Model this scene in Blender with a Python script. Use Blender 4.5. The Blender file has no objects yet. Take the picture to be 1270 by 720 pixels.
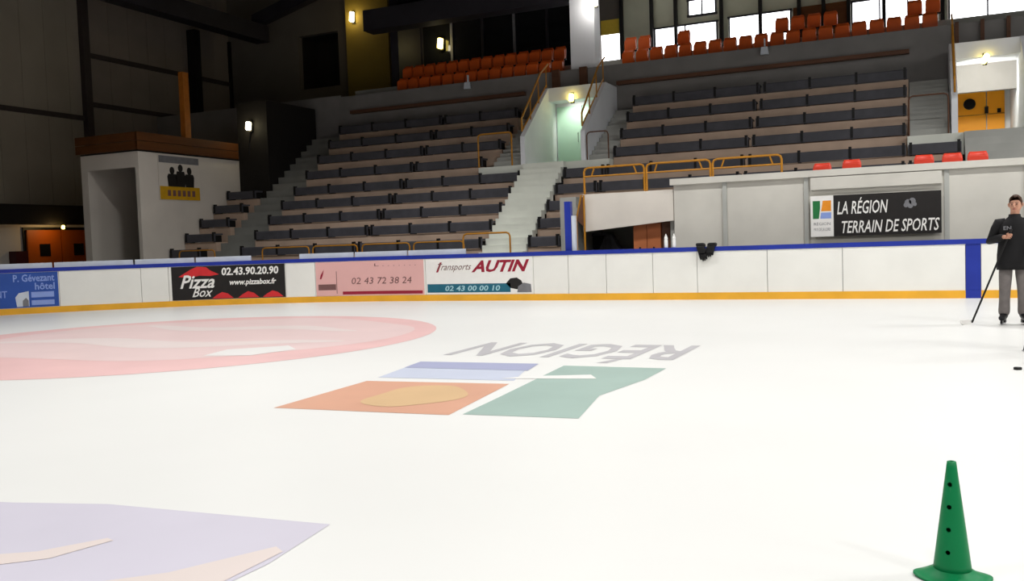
import bpy, bmesh, math, random
from mathutils import Vector, Matrix
random.seed(4)
scene = bpy.context.scene
col = scene.collection
# ------------------------------------------------------------------ camera
FPX, CAMH = 1120.0, 1.42
PSI, PIT, ROL = math.radians(24.7), math.atan(58 / FPX), math.atan(.034)
cam_d = bpy.data.cameras.new('camera'); cam = bpy.data.objects.new('camera', cam_d); col.objects.link(cam)
fw = Vector((-math.sin(PSI) * math.cos(PIT), math.cos(PSI) * math.cos(PIT), -math.sin(PIT)))
r0 = Vector((math.cos(PSI), math.sin(PSI), 0)); u0 = r0.cross(fw)
rr = r0 * math.cos(ROL) - u0 * math.sin(ROL); uu = r0 * math.sin(ROL) + u0 * math.cos(ROL)
cam.matrix_world = Matrix(((rr.x, uu.x, -fw.x, 0), (rr.y, uu.y, -fw.y, 0), (rr.z, uu.z, -fw.z, CAMH), (0, 0, 0, 1)))
cam_d.sensor_width = 36.0; cam_d.lens = 36.0 * FPX / 1270.0; cam_d.clip_start = .05; cam_d.clip_end = 300
scene.camera = cam
# ------------------------------------------------------------------ world and exposure
w = bpy.data.worlds.new('world'); scene.world = w; w.use_nodes = True
w.node_tree.nodes['Background'].inputs[0].default_value = (.75, .82, .9, 1)
w.node_tree.nodes['Background'].inputs[1].default_value = .6
vs = scene.view_settings
vs.view_transform = 'Standard'; vs.look = 'None'; vs.gamma = 1.0; vs.exposure = 0.0; vs.use_curve_mapping = False
LAMP_POWER = 478.0        # each of the high-bay lamps hung over the ice
LAMP_Z = 9.6
LAMP_ROW = (.70, .58, .95, 1.1, 1.0, .8)
LAMP_BEAM = (140, 132, 165, 180, 180, 180)   # left beams narrowed to keep that end of the stand darker

# ------------------------------------------------------------------ materials
MATS = {}
def lin(c): return tuple((x / 12.92 if x <= .04045 else ((x + .055) / 1.055) ** 2.4) for x in c)
def mat(name, rgb, rough=.6, var=.12, scale=6.0, metal=0.0, spec=.3, emit=0.0, bump=0.0, stretch=(1, 1, 1), emit_rgb=None):
    """rgb: 0-255 sRGB albedo; var: brightness variation from a procedural noise."""
    if name in MATS: return MATS[name]
    m = bpy.data.materials.new(name); m.use_nodes = True
    nt = m.node_tree; b = nt.nodes['Principled BSDF']
    c = lin([v / 255 for v in rgb])
    tc = nt.nodes.new('ShaderNodeTexCoord'); mp = nt.nodes.new('ShaderNodeMapping'); mp.inputs['Scale'].default_value = stretch
    no = nt.nodes.new('ShaderNodeTexNoise'); no.inputs['Scale'].default_value = scale; no.inputs['Detail'].default_value = 3
    cr = nt.nodes.new('ShaderNodeValToRGB')
    cr.color_ramp.elements[0].position = .3; cr.color_ramp.elements[1].position = .7
    cr.color_ramp.elements[0].color = tuple(min(1, x * (1 - var)) for x in c) + (1,)
    cr.color_ramp.elements[1].color = tuple(min(1, x * (1 + var)) for x in c) + (1,)
    L = nt.links.new
    L(tc.outputs['Object'], mp.inputs['Vector']); L(mp.outputs['Vector'], no.inputs['Vector'])
    L(no.outputs['Fac'], cr.inputs['Fac']); L(cr.outputs['Color'], b.inputs['Base Color'])
    b.inputs['Roughness'].default_value = rough; b.inputs['Metallic'].default_value = metal
    b.inputs['Specular IOR Level'].default_value = spec
    if bump:
        bn = nt.nodes.new('ShaderNodeBump'); bn.inputs['Strength'].default_value = bump; bn.inputs['Distance'].default_value = .02
        L(no.outputs['Fac'], bn.inputs['Height']); L(bn.outputs['Normal'], b.inputs['Normal'])
    if emit:
        b.inputs['Emission Color'].default_value = lin([v / 255 for v in (emit_rgb or rgb)]) + (1,)
        b.inputs['Emission Strength'].default_value = emit
    MATS[name] = m
    return m
def glass_mat(name, rgb, alpha=.35, rough=.05):
    m = mat(name, rgb, rough, .03, spec=.5)
    m.node_tree.nodes['Principled BSDF'].inputs['Alpha'].default_value = alpha
    return m
ICE = mat('ice', (222, 222, 219), .38, .022, .35, spec=.18, stretch=(1, 1, 1))
CONC = mat('concrete', (172, 173, 168), .85, .10, 1.2, bump=.1)
CONCL = mat('concrete_pale', (205, 202, 193), .85, .07, 1.1, bump=.1)
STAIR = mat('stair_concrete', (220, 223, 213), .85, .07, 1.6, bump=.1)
RISER = mat('tier_concrete', (190, 166, 147), .85, .14, 1.3, bump=.1)
PARA = mat('parapet_concrete', (128, 126, 124), .85, .1, 1.0)
FLOORC = mat('floor_concrete', (120, 118, 114), .9, .1, .8)
BENCH = mat('bench_dark', (74, 74, 80), .55, .14, 3)
BLACK = mat('black_metal', (18, 17, 18), .5, .1)
BOARD = mat('board_plastic', (235, 234, 228), .35, .03, 1.4, spec=.4)
KICK = mat('kickplate_yellow', (232, 172, 52), .45, .08, 2)
BLUE = mat('rail_blue', (34, 52, 150), .4, .08, 3)
PALE = mat('shield_pale', (205, 212, 222), .3, .08, 3)
YEL = mat('yellow_paint', (182, 124, 34), .45, .1, 5)
BRN = mat('brown_wood', (98, 66, 48), .6, .2, 2, stretch=(.3, 3, 3))
CLAD = mat('cladding_grey', (132, 122, 112), .6, .08, .7, metal=.0)
CLADL = mat('cladding_light', (150, 142, 128), .6, .08, .5)
GIRT = mat('girt_dark', (60, 52, 50), .6, .1)
STEEL = mat('roof_steel', (42, 40, 46), .6, .15, 2)
ROOF = mat('roof_sheet', (62, 54, 52), .8, .12, .5)
WHITEW = mat('white_wall', (218, 211, 201), .8, .05, .9)
BACKW = mat('back_wall', (104, 98, 92), .85, .08, .6)
OLIVE = mat('olive_wall', (128, 108, 42), .8, .08, .8)
FASC = mat('orange_timber', (94, 53, 19), .6, .16, 2, stretch=(1, .3, 4))
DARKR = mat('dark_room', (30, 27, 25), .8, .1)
ORSEAT = mat('orange_plastic', (214, 92, 28), .4, .05, 4, spec=.4)
REDSEAT = mat('red_plastic', (232, 70, 48), .4, .05, 4, spec=.4)
ORDOOR = mat('orange_door', (250, 166, 26), .45, .04, 1)
ORDOORL = mat('orange_door_far', (190, 92, 20), .5, .06, 1)
MINT = mat('mint_door', (186, 222, 204), .5, .03, 1)
PILLAR = mat('pillar_white', (232, 235, 240), .7, .04, 1)
DGLASS = mat('dark_glass', (24, 25, 28), .12, .1, spec=.5)
WINDOW = mat('window_daylight', (250, 252, 255), .4, .0, emit=4.5)
YWIN = mat('lintel_yellow', (226, 196, 72), .5, .03)
GREYG = mat('lintel_greygreen', (186, 188, 172), .8, .12, .8)
LAMPG = mat('lamp_glow', (255, 244, 205), .4, 0, emit=14, emit_rgb=(255, 240, 190))
LAMPY = mat('lamp_glow_yellow', (255, 232, 120), .4, 0, emit=9, emit_rgb=(255, 226, 110))
WHITEP = mat('white_print', (238, 236, 232), .5, .02)
INK = mat('black_print', (34, 31, 30), .5, .1)
REDP = mat('red_print', (206, 48, 52), .5, .06)
MAROON = mat('maroon_print', (150, 28, 52), .5, .05)
PINK = mat('pink_print', (226, 176, 172), .5, .03, 1)
BROWNP = mat('brown_print', (120, 86, 84), .5, .05)
TEAL = mat('teal_print', (32, 100, 122), .5, .06)
PTEAL = mat('pale_teal_print', (168, 208, 216), .5, .03)
ADBLUE = mat('blue_print', (48, 84, 166), .5, .08, 2)
ADPALE = mat('pale_blue_print', (142, 164, 224), .5, .05)
GREENP = mat('green_print', (40, 120, 66), .5, .05)
ORANP = mat('orange_print', (236, 148, 40), .5, .08, 6)
GREYP = mat('grey_print', (120, 120, 124), .5, .1)
YELP = mat('yellow_print', (206, 158, 26), .5, .08)
CONE = mat('cone_green', (2, 122, 70), .42, .05, 5, spec=.22)
IRED = mat('ice_paint_red', (222, 184, 182), .4, .05, .8, spec=.15)
IWHT = mat('ice_paint_white', (224, 222, 219), .4, .02, .8, spec=.15)
IGRN = mat('ice_paint_green', (154, 175, 167), .4, .05, 1.2, spec=.15)
IORA = mat('ice_paint_orange', (205, 157, 133), .4, .05, 1.0, spec=.15)
IYEL = mat('ice_paint_yellow', (206, 174, 134), .4, .05, 1.0, spec=.15)
IBLU = mat('ice_paint_blue', (160, 164, 192), .4, .03, 1.2, spec=.15)
IBLL = mat('ice_paint_pale_blue', (190, 196, 212), .4, .03, 1.2, spec=.15)
IGRY = mat('ice_paint_grey', (180, 178, 181), .4, .05, 2, spec=.15)
ILAV = mat('ice_paint_lavender', (199, 195, 207), .4, .03, .9, spec=.15)
IPEA = mat('ice_paint_peach', (214, 202, 197), .4, .02, 1.2, spec=.15)
SKIN = mat('skin', (196, 146, 122), .55, .05, 8)
HAIR = mat('hair_brown', (70, 48, 36), .6, .2, 30)
JACKET = mat('jacket_black', (18, 17, 19), .75, .2, 12)
TROUS = mat('trousers_grey', (112, 106, 104), .85, .1, 14)
SKATEB = mat('skate_black', (20, 20, 24), .4, .1)
CHROME = mat('blade_steel', (190, 190, 195), .25, .02, metal=.9)
BROWNC = mat('cabinet_brown', (188, 112, 70), .5, .12, 2)
BOTTLE = mat('bottle_white', (240, 240, 236), .35, .02)
EXTING = mat('cabinet_maroon', (70, 22, 30), .5, .1)

# ------------------------------------------------------------------ builders
def link(o, parent=None):
    col.objects.link(o)
    if parent is not None: o.parent = parent
    return o
def wloc(o):
    v = Vector((0, 0, 0))
    while o is not None:
        v += o.location; o = o.parent
    return v
def tag(o, label=None, cat=None, group=None, kind=None):
    if label: o['label'] = label
    if cat: o['category'] = cat
    if group: o['group'] = group
    if kind: o['kind'] = kind
    return o
def empty(name, loc, label=None, cat=None, group=None, kind=None, parent=None):
    o = bpy.data.objects.new(name, None); o.location = loc; o.empty_display_size = .1
    link(o, parent); return tag(o, label, cat, group, kind)
class MB:
    """collects geometry in world coordinates, then links it as ONE mesh object"""
    def __init__(s): s.v = []; s.f = []; s.smooth = False
    def add(s, vs_, fs_):
        n = len(s.v); s.v += [tuple(p) for p in vs_]; s.f += [tuple(i + n for i in f) for f in fs_]; return s
    def box(s, x0, x1, y0, y1, z0, z1):
        return s.add([(x0, y0, z0), (x1, y0, z0), (x1, y1, z0), (x0, y1, z0), (x0, y0, z1), (x1, y0, z1), (x1, y1, z1), (x0, y1, z1)],
                     [(3, 2, 1, 0), (4, 5, 6, 7), (0, 1, 5, 4), (1, 2, 6, 5), (2, 3, 7, 6), (3, 0, 4, 7)])
    def prism(s, pts, a0, a1, axis):
        """closed 2-D outline pts extruded along axis x, y or z"""
        def P(p, a): return {'x': (a, p[0], p[1]), 'y': (p[0], a, p[1]), 'z': (p[0], p[1], a)}[axis]
        n = len(pts); vs_ = [P(p, a0) for p in pts] + [P(p, a1) for p in pts]
        fs_ = [tuple(range(n - 1, -1, -1)), tuple(range(n, 2 * n))] + [(i, (i + 1) % n, n + (i + 1) % n, n + i) for i in range(n)]
        return s.add(vs_, fs_)
    def tube(s, pts, r, n=7, closed=False):
        pts = [Vector(p) for p in pts]; rings = []; up = None
        for i, p in enumerate(pts):
            a = pts[i - 1] if i else p; b = pts[i + 1] if i < len(pts) - 1 else p
            d = (b - a).normalized()
            if up is None: up = Vector((0, 0, 1)) if abs(d.z) < .9 else Vector((0, 1, 0))
            x = d.cross(up).normalized(); y = x.cross(d).normalized(); up = y
            rad = r[i] if isinstance(r, (list, tuple)) else r
            rings.append([p + (x * math.cos(t) + y * math.sin(t)) * rad for t in [2 * math.pi * k / n for k in range(n)]])
        vs_ = [q for ring in rings for q in ring]; fs_ = []
        for i in range(len(rings) - 1):
            for k in range(n):
                fs_.append((i * n + k, i * n + (k + 1) % n, (i + 1) * n + (k + 1) % n, (i + 1) * n + k))
        fs_.append(tuple(range(n - 1, -1, -1))); fs_.append(tuple((len(rings) - 1) * n + k for k in range(n)))
        return s.add(vs_, fs_)
    def lathe(s, prof, c, n=20):
        m = len(prof); vs_ = []; fs_ = []
        for k in range(n):
            a = 2 * math.pi * k / n
            vs_ += [(c[0] + r * math.cos(a), c[1] + r * math.sin(a), c[2] + z) for r, z in prof]
        for k in range(n):
            for i in range(m - 1):
                fs_.append((k * m + i, ((k + 1) % n) * m + i, ((k + 1) % n) * m + i + 1, k * m + i + 1))
        fs_.append(tuple(k * m for k in range(n - 1, -1, -1))); fs_.append(tuple(k * m + m - 1 for k in range(n)))
        return s.add(vs_, fs_)
    def disc(s, c, r, axis, n=16, h=.01):
        pts = [(c[0] + r * math.cos(2 * math.pi * k / n), c[1] + r * math.sin(2 * math.pi * k / n)) for k in range(n)]
        return s.prism(pts, c[2], c[2] + h, axis)
    def build(s, name, material, parent=None, bevel=0, smooth=False, origin=None):
        if parent is not None: o0 = wloc(parent)
        elif origin is not None: o0 = Vector(origin)
        else:
            xs = [p[0] for p in s.v]; ys = [p[1] for p in s.v]
            o0 = Vector(((min(xs) + max(xs)) / 2, (min(ys) + max(ys)) / 2, min(p[2] for p in s.v)))
        me = bpy.data.meshes.new(name)
        me.from_pydata([tuple(Vector(p) - o0) for p in s.v], [], s.f); me.update()
        bm = bmesh.new(); bm.from_mesh(me); bmesh.ops.recalc_face_normals(bm, faces=bm.faces)
        if bevel:
            bmesh.ops.bevel(bm, geom=list(bm.edges), offset=bevel, segments=2, affect='EDGES', profile=.6, clamp_overlap=True)
        bm.to_mesh(me); bm.free()
        if smooth:
            for p in me.polygons: p.use_smooth = True
        me.materials.append(material)
        o = bpy.data.objects.new(name, me)
        if parent is None: o.location = o0
        return link(o, parent)
def struct(name, mb, material, **k):
    o = mb.build(name, material, **k); o['kind'] = 'structure'; return o
def thing(name, mb, material, label, cat, group=None, **k):
    return tag(mb.build(name, material, **k), label, cat, group)
def B(*a): return MB().box(*a)
def kids(o): return [c for c in bpy.data.objects if c.parent is o]
def copy_tree(o, loc, label, parent=None, tree=None, mats=None):
    c = o.copy(); col.objects.link(c); c.parent = parent
    if parent is None: c.location = loc; c['label'] = label
    for ch in (tree or TREE)[o.name]:
        d = ch.copy(); col.objects.link(d); d.parent = c
        if mats and d.data and ch.data.materials[0].name in mats:
            d.data = mats[ch.data.materials[0].name](d.data)
    return c
TREE = {}
ORD = ['first', 'second', 'third', 'fourth', 'fifth', 'sixth', 'seventh', 'eighth', 'ninth', 'tenth', 'eleventh', 'twelfth',
       'thirteenth', 'fourteenth', 'fifteenth', 'sixteenth', 'seventeenth', 'eighteenth', 'nineteenth', 'twentieth']
_txt = {}
def text_pts(s, bold=0.0):
    """outline of a string as triangles in a unit box (0..1, 0..1)"""
    if (s, bold) in _txt: return _txt[(s, bold)]
    cu = bpy.data.curves.new('t', 'FONT'); cu.body = s; cu.resolution_u = 2; cu.offset = bold
    o = bpy.data.objects.new('t', cu); col.objects.link(o)
    dg = bpy.context.evaluated_depsgraph_get(); dg.update()
    me = bpy.data.meshes.new_from_object(o.evaluated_get(dg))
    vs_ = [tuple(v.co) for v in me.vertices]; fs_ = [tuple(p.vertices) for p in me.polygons]
    bpy.data.objects.remove(o); bpy.data.meshes.remove(me); bpy.data.curves.remove(cu)
    x0 = min(v[0] for v in vs_); x1 = max(v[0] for v in vs_); y0 = min(v[1] for v in vs_); y1 = max(v[1] for v in vs_)
    r = ([((v[0] - x0) / (x1 - x0), (v[1] - y0) / (y1 - y0)) for v in vs_], fs_)
    _txt[(s, bold)] = r
    return r
# board path: straight along X at Y = YB, then the rounded corner of the rink; l is the length along it
YB, RC, CX, CY = 20.5, 12.5, -12.3, 8.0
def path(l, off=0.0):
    """point on the board face at length l, off metres towards the ice"""
    if l > CX: return (l, YB - off)
    a = (CX - l) / RC
    if a < math.pi / 2: return (CX - (RC - off) * math.sin(a), CY + (RC - off) * math.cos(a))
    return (CX - RC + off, CY - (a - math.pi / 2) * RC)
def strip(mb, l0, l1, z0, z1, o0, o1):
    """a slab that follows the board path"""
    n = max(1, int(math.ceil((l1 - l0) / .35))) if l0 < CX else 1
    ls = [l0 + (l1 - l0) * i / n for i in range(n + 1)]
    vs_ = []
    for l in ls:
        a, b = path(l, o0), path(l, o1)
        vs_ += [(a[0], a[1], z0), (b[0], b[1], z0), (b[0], b[1], z1), (a[0], a[1], z1)]
    fs_ = []
    for i in range(n):
        k = 4 * i
        for j in range(4): fs_.append((k + j, k + (j + 1) % 4, k + 4 + (j + 1) % 4, k + 4 + j))
    fs_ += [(3, 2, 1, 0), (4 * n, 4 * n + 1, 4 * n + 2, 4 * n + 3)]
    return mb.add(vs_, fs_)
def on_board(mb, vs_, fs_, l0, l1, z0, z1, off, shear=0.0):
    """a flat figure of the unit box laid on the board face"""
    P = []
    for x, y in vs_:
        a = path(l0 + (l1 - l0) * x + shear * y, off); P.append((a[0], a[1], z0 + (z1 - z0) * y))
    return mb.add(P, fs_)
def poly(pts): return pts, [tuple(range(len(pts)))]

# ================================================================== SETTING
# ---- ice sheet and floor
ice_o = [(36, YB + .02), (36, -8)]
for i in range(0, 13):
    a = math.pi / 2 * (1 - i / 12); ice_o.append((CX - RC * math.cos(a), 4.5 - RC * math.sin(a)))
for i in range(0, 25):
    a = math.pi / 2 * (1 - i / 24); ice_o.append((CX - RC * math.sin(a), CY + RC * math.cos(a)))
m = MB(); m.prism(ice_o[::-1], -.04, 0, 'z'); struct('floor', m, ICE, origin=(0, 0, 0))
struct('floor_surround', B(-40, 44, -14, 42, -.3, -.05), FLOORC, origin=(0, 0, -.3))
# ---- roof and outer walls of the hall
struct('ceiling', B(-40, 44, -14, 42, 14.2, 14.5), ROOF, origin=(0, 0, 14.2))
struct('wall_front', B(-40, 44, -14.3, -14, -.3, 14.2), CLADL, origin=(0, -14, 0))
struct('wall_right', B(44, 44.3, -14, 42, -.3, 14.2), CLADL, origin=(44, 0, 0))

# ---- left wall: cladding sheets on girts
wl = struct('wall_left', B(-30.4, -30.12, -14, 34.2, -.3, 14.2), GIRT, origin=(-30.3, 10, -.3))
y = -14.0
while y < 34.0:
    y1 = min(y + 1.0, 34.1)
    mm = CLADL if y < 25.5 else CLAD
    MB().box(-30.12, -30.0, y + .005, y1 - .005, 3.2, 14.2).build('cladding_panel', mm, wl)
    y = y1
MB().box(-30.12, -30.0, -14, 25.7, -.05, 3.2).build('plinth', WHITEW, wl)
for ya, yb, z in ((25.7, 34.1, 9.4), (25.7, 34.1, 7.48), (-14, 25.55, 6.89)):
    MB().box(-30.0, -29.9, ya, yb, z - .09, z + .09).build('girt', GIRT, wl)
MB().box(-30.0, -29.75, 25.55, 25.85, 0, 14.2).build('column', GIRT, wl)
MB().box(-29.9, -29.45, 31.2, 31.55, 0, 11.4).build('column', BLACK, wl)
MB().box(-30.0, -29.85, 33.9, 34.1, 4, 11.4).build('column', BLACK, wl)
# canopy over the far doors and the doors themselves
struct('trim_1', B(-30.0, -29.3, 20.5, 25.9, 2.72, 3.42), DARKR)
d = empty('door_1', (-29.95, 24.14, -.05), kind='structure')
MB().box(-30.0, -29.93, 22.6, 25.68, -.05, 2.62).build('door_frame', BLACK, d)
for a, b in ((22.7, 24.11), (24.17, 25.58)):
    MB().box(-29.93, -29.86, a, b, -.03, 2.52).build('door_leaf', ORDOORL, d)
    c = (a + b) / 2
    MB().box(-29.86, -29.84, c - .22, c + .22, 1.55, 2.0).build('pane', DGLASS, d)
tag(MB().box(-29.98, -29.6, 22.02, 22.5, .9, 1.75).build('hose_cabinet', EXTING), 'small maroon cabinet on the far left wall beside orange doors', 'cabinet')

# ---- back wall behind the upper left of the stand, with a dark opening
bw = struct('wall_back', MB().box(-30.1, -25.95, 34.0, 34.3, 0, 14.2).box(-25.95, -23.75, 34.0, 34.3, 0, 8.75).box(-25.95, -23.75, 34.0, 34.3, 11.15, 14.2)
            .box(-23.75, -18.9, 34.0, 34.3, 0, 14.2), BACKW, origin=(-25, 34, 0))
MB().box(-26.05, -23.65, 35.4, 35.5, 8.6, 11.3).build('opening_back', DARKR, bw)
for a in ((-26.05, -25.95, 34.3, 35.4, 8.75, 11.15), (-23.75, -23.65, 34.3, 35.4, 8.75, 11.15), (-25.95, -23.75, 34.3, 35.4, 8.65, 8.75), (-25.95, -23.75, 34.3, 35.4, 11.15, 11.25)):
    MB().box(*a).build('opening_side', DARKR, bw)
struct('wall_rear', B(-18.9, 44, 34.3, 34.6, -.3, 14.2), BACKW, origin=(10, 34.3, 0))
struct('wall_olive', B(-22.63, -20.5, 33.0, 33.6, 6.0, 14.2), OLIVE)
# ---- roof steel seen at the upper left
rb = empty('trim_2', (-27, 25, 10.8), kind='structure')
MB().box(-27.35, -26.65, 8, 32.85, 10.78, 11.5).build('roof_beam', STEEL, rb)
m = MB(); m.prism([(-27.3, 11.45), (-27.3, 12.0), (-18.5, 14.2), (-18.5, 13.6)], 32.5, 32.9, 'y'); m.build('rafter', STEEL, rb)

# ================================================================== GRANDSTAND
def row(k):
    return (22.7 + .71 * k, 1.70 + .505 * min(k, 4) + .595 * max(0, k - 4))
BH = .29
def tread(k): return row(k)[1] - .40
gs = empty('grandstand', (-10, 22.7, -.05), kind='structure')
struct('walkway', B(-23, 36, 20.72, 22.7, -.05, .45), FLOORC)
def tier(k, x0, x1, ztop=None, name='tier_step'):
    y0 = row(k)[0]; y1 = row(k + 1)[0] if k < 8 else 29.25
    z0 = (tread(k - 1) if k else -.05) - .04
    MB().box(x0, x1, y0, y1 + .03, z0, tread(k) if ztop is None else ztop).build(name, RISER, gs)
SPANS = {}
for k in range(9):
    s = [(-19.95, -11.3 if k < 5 else (-12.95 if k == 5 else -12.6))]
    if k < 5: s.append((-22.97, -21.6))
    if k < 3: s.append((-9.92, -8.95))
    elif k < 5: s.append((-9.92, .85))
    else: s.append((-8.55, -.42))
    SPANS[k] = s
    for a, b in s: tier(k, a, b)
    if k >= 3: tier(k, 2.64 if k < 5 else 2.52, 12)
MB().box(-8.4, 12, 22.2, 24.86, 2.1, 2.3).build('deck', CONC, gs)
MB().box(-22.97, -21.6, 26.25, 29.25, 3.0, tread(4)).build('deck', CONC, gs)

# ---- stairs
def stairs(x0, x1, y0, z0, y1, z1, n, label, material=STAIR):
    t = empty('stairs', ((x0 + x1) / 2, y0, z0), label, 'stairs')
    for i in range(n):
        ya = y0 + (y1 - y0) * i / n; za = z0 + (z1 - z0) * (i + 1) / n; h = (z1 - z0) / n
        MB().box(x0, x1, ya, ya + (y1 - y0) / n + .02, za - h - .1, za).build('step', material, t)
    return t
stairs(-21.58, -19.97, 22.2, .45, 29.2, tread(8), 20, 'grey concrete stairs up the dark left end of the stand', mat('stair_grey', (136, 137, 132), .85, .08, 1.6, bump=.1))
stairs(-11.28, -9.94, 21.7, .45, 25.86, 3.86, 18, 'pale concrete stairs rising to the mint green doorway')
stairs(-12.58, -11.56, 26.3, 3.9, 29.2, tread(8), 12, 'upper grey stairs left of the mint green doorway', CONC)
stairs(-9.33, -8.58, 26.3, 3.9, 29.2, tread(8), 12, 'upper grey stairs right of the mint green doorway', CONC)
stairs(-.4, .6, 26.28, 3.9, 29.2, tread(8), 12, 'upper grey stairs left of the bright orange doors', CONC)
stairs(.9, 2.6, 24.2, 2.3, 25.86, 3.86, 8, 'short grey stairs below the bright orange doors', CONC)
for x0, x1 in ((-12.93, -8.57), (-.42, 3.7)):
    m = MB().box(x0, x1, 25.56 if x0 > -1 and False else 25.88, 26.34, 3.3, 3.86)
    m.build('landing', STAIR, gs)

# ---- the two entrance tunnels through the stand
def tunnel(xl, xr, ydoor, wname):
    t = empty(wname, ((xl + xr) / 2, 26, 3.86), kind='structure')
    ye = max(ydoor, 29.24); prof = [(26.0, 3.4), (26.0, 4.75), (28.1, 6.52), (ye, 6.52), (ye, 3.4)]
    MB().prism(prof, xl - .15, xl, 'x').build('side_wall', PILLAR, t)
    MB().prism(prof, xr, xr + .15, 'x').build('side_wall', PILLAR, t)
    MB().box(xl, xr, 26.34, ydoor + .2, 3.6, 3.86).build('tunnel_floor', STAIR, t)
    MB().box(xl + .001, xr - .001, 28.1, ydoor + .2, 6.08, 6.515).build('roof_slab', PILLAR, t)
    MB().box(xl + .001, xr - .001, ydoor, ydoor + .15, 3.6, 6.1).build('end_wall', PILLAR, t)
    return t
tunnel(-11.35, -9.5, 28.75, 'wall_tunnel')
tunnel(.77, 2.35, 31.5, 'wall_tunnel')
d = empty('door_2', (-10.45, 28.7, 3.86), kind='structure')
MB().box(-11.3, -10.42, 28.69, 28.74, 3.87, 5.95).build('door_leaf', MINT, d)
MB().box(-10.38, -9.52, 28.69, 28.74, 3.87, 5.95).build('door_leaf', MINT, d)
for x in (-10.55, -10.3): MB().tube([(x, 28.69, 4.75), (x, 28.64, 4.75), (x, 28.64, 5.05), (x, 28.69, 5.05)], .012, 5).build('door_handle', CHROME, d)
d = empty('door_3', (1.53, 31.45, 3.86), kind='structure')
for a, b in ((.88, 1.70), (1.73, 2.2)):
    lf = MB().box(a, b, 31.42, 31.48, 3.87, 5.87).build('door_leaf', ORDOOR, d)
    MB().box(a, b, 31.405, 31.42, 4.86, 4.89).build('door_bar', YEL, d)
m = MB(); m.prism([(1.25 + .14 * math.cos(t), 5.22 + .14 * math.sin(t)) for t in [2 * math.pi * k / 20 for k in range(20)]], 31.39, 31.42, 'y'); m.build('porthole', DGLASS, d)
m = MB(); m.prism([(1.25 + .17 * math.cos(t), 5.22 + .17 * math.sin(t)) for t in [2 * math.pi * k / 20 for k in range(20)]], 31.40, 31.42, 'y'); m.build('porthole_rim', BLACK, d)
MB().box(1.66, 1.76, 31.36, 31.42, 4.9, 5.1).build('door_handle', BLACK, d)
MB().box(2.0, 2.1, 31.36, 31.42, 4.9, 5.02).build('door_handle', BLACK, d)

# ---- parapet of the upper gallery
pr_ = struct('wall_parapet', B(-20.5, 12, 29.25, 29.45, 5.3, 7.27), PARA, origin=(-5, 29.3, 5.7))
MB().box(-30, -20.5, 29.32, 29.45, 3.0, 7.35).build('parapet_end', PARA, pr_)
for a, b in ((-19.9, -12.65), (-9.3, -.4), (3.7, 12)):
    MB().box(a, b, 29.05, 29.25, 6.56, 6.68).build('wood_ledge', BRN, pr_)
for x in (-11.62, -10.62): MB().box(x, x + .26, 29.12, 29.25, 6.55, 7.3).build('brown_post', BRN, pr_)
for x in (.8, 1.45, 2.1): MB().box(x, x + .1, 29.12, 29.25, 6.55, 7.3).build('brown_post', BRN, pr_)
# gallery floors
gf = empty('gallery_floor', (-5, 29.45, 6.8), kind='structure')
for a, b in ((-20.5, 12),):
    MB().box(a, b, 29.45, 30.35, 6.75, 7.05).build('floor_step', CONC, gf)
    MB().box(a, b, 30.35, 31.15, 6.9, 7.65).build('floor_step', CONC, gf)
    MB().box(a, b, 31.15, 34.2, 6.9, 7.75).build('floor_step', CONC, gf)
# left bay: dark glazing behind the seats
gl = empty('window_1', (-15, 33, 7.75), kind='structure')
xs = [-18.9, -17.5, -16.1, -14.7, -13.3, -11.9]
for i in range(5):
    MB().box(xs[i] + .05, xs[i + 1] - .05, 33.02, 33.06, 7.75, 10.6).build('pane', DGLASS, gl)
for x in xs: MB().box(x - .05, x + .05, 32.96, 33.1, 7.75, 10.6).build('mullion', GREYP if x in (-17.5, -14.7) else STEEL, gl)
MB().box(-18.9, -11.9, 32.96, 33.12, 10.6, 11.2).build('head', STEEL, gl)
struct('wall_bay', B(-19.3, -18.95, 31.2, 33.9, 7.0, 14.2), STEEL)
struct('trim_3', MB().box(-19.5, -11.2, 29.6, 30.3, 9.72, 10.5), STEEL)
struct('ceiling_bay', B(-19.4, -11.0, 30.3, 34, 10.5, 10.7), ROOF)
struct('trim_pillar', B(-11.08, -10.2, 29.6, 30.2, 7.05, 14.2), PILLAR)
# right bay: daylight windows
def window(n, x0, x1, z0, z1, panes, emit=True):
    t = empty('window_%d' % n, ((x0 + x1) / 2, 33, z0), kind='structure')
    f = .06
    MB().box(x0 - f, x1 + f, 32.94, 33.08, z0 - f, z0).build('sill', STEEL, t)
    MB().box(x0 - f, x1 + f, 32.94, 33.08, z1, z1 + f).build('head', STEEL, t)
    w_ = (x1 - x0) / panes
    for i in range(panes):
        MB().box(x0 + i * w_ + .02, x0 + (i + 1) * w_ - .02, 33.0, 33.03, z0, z1).build('pane', WINDOW, t)
    for i in range(panes + 1):
        MB().box(x0 + i * w_ - .025, x0 + i * w_ + .025, 32.95, 33.07, z0, z1).build('mullion', STEEL, t)
WIN = [(2, -9.02, -6.75, 8.05, 9.1, 2), (3, -6.3, -4.2, 8.05, 9.15, 2), (4, -2.2, .38, 8.05, 9.12, 3), (5, .75, 2.95, 8.05, 9.3, 2), (6, -7.75, -6.78, 9.45, 9.95, 2)]
for wdw in WIN: window(*wdw)
bwall = MB()
xs = sorted({-10.3, 12.0} | {v for w_ in WIN[:4] for v in (w_[1] - .06, w_[2] + .06)})
bwall.box(-10.3, 12, 33.02, 33.3, 7.0, 7.99)
lo = -10.3
for n, x0, x1, z0, z1, p in WIN[:4]:
    bwall.box(lo, x0 - .06, 33.02, 33.3, 7.99, 9.36); bwall.box(x0 - .06, x1 + .06, 33.02, 33.3, z1 + .06, 9.36); lo = x1 + .06
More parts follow.
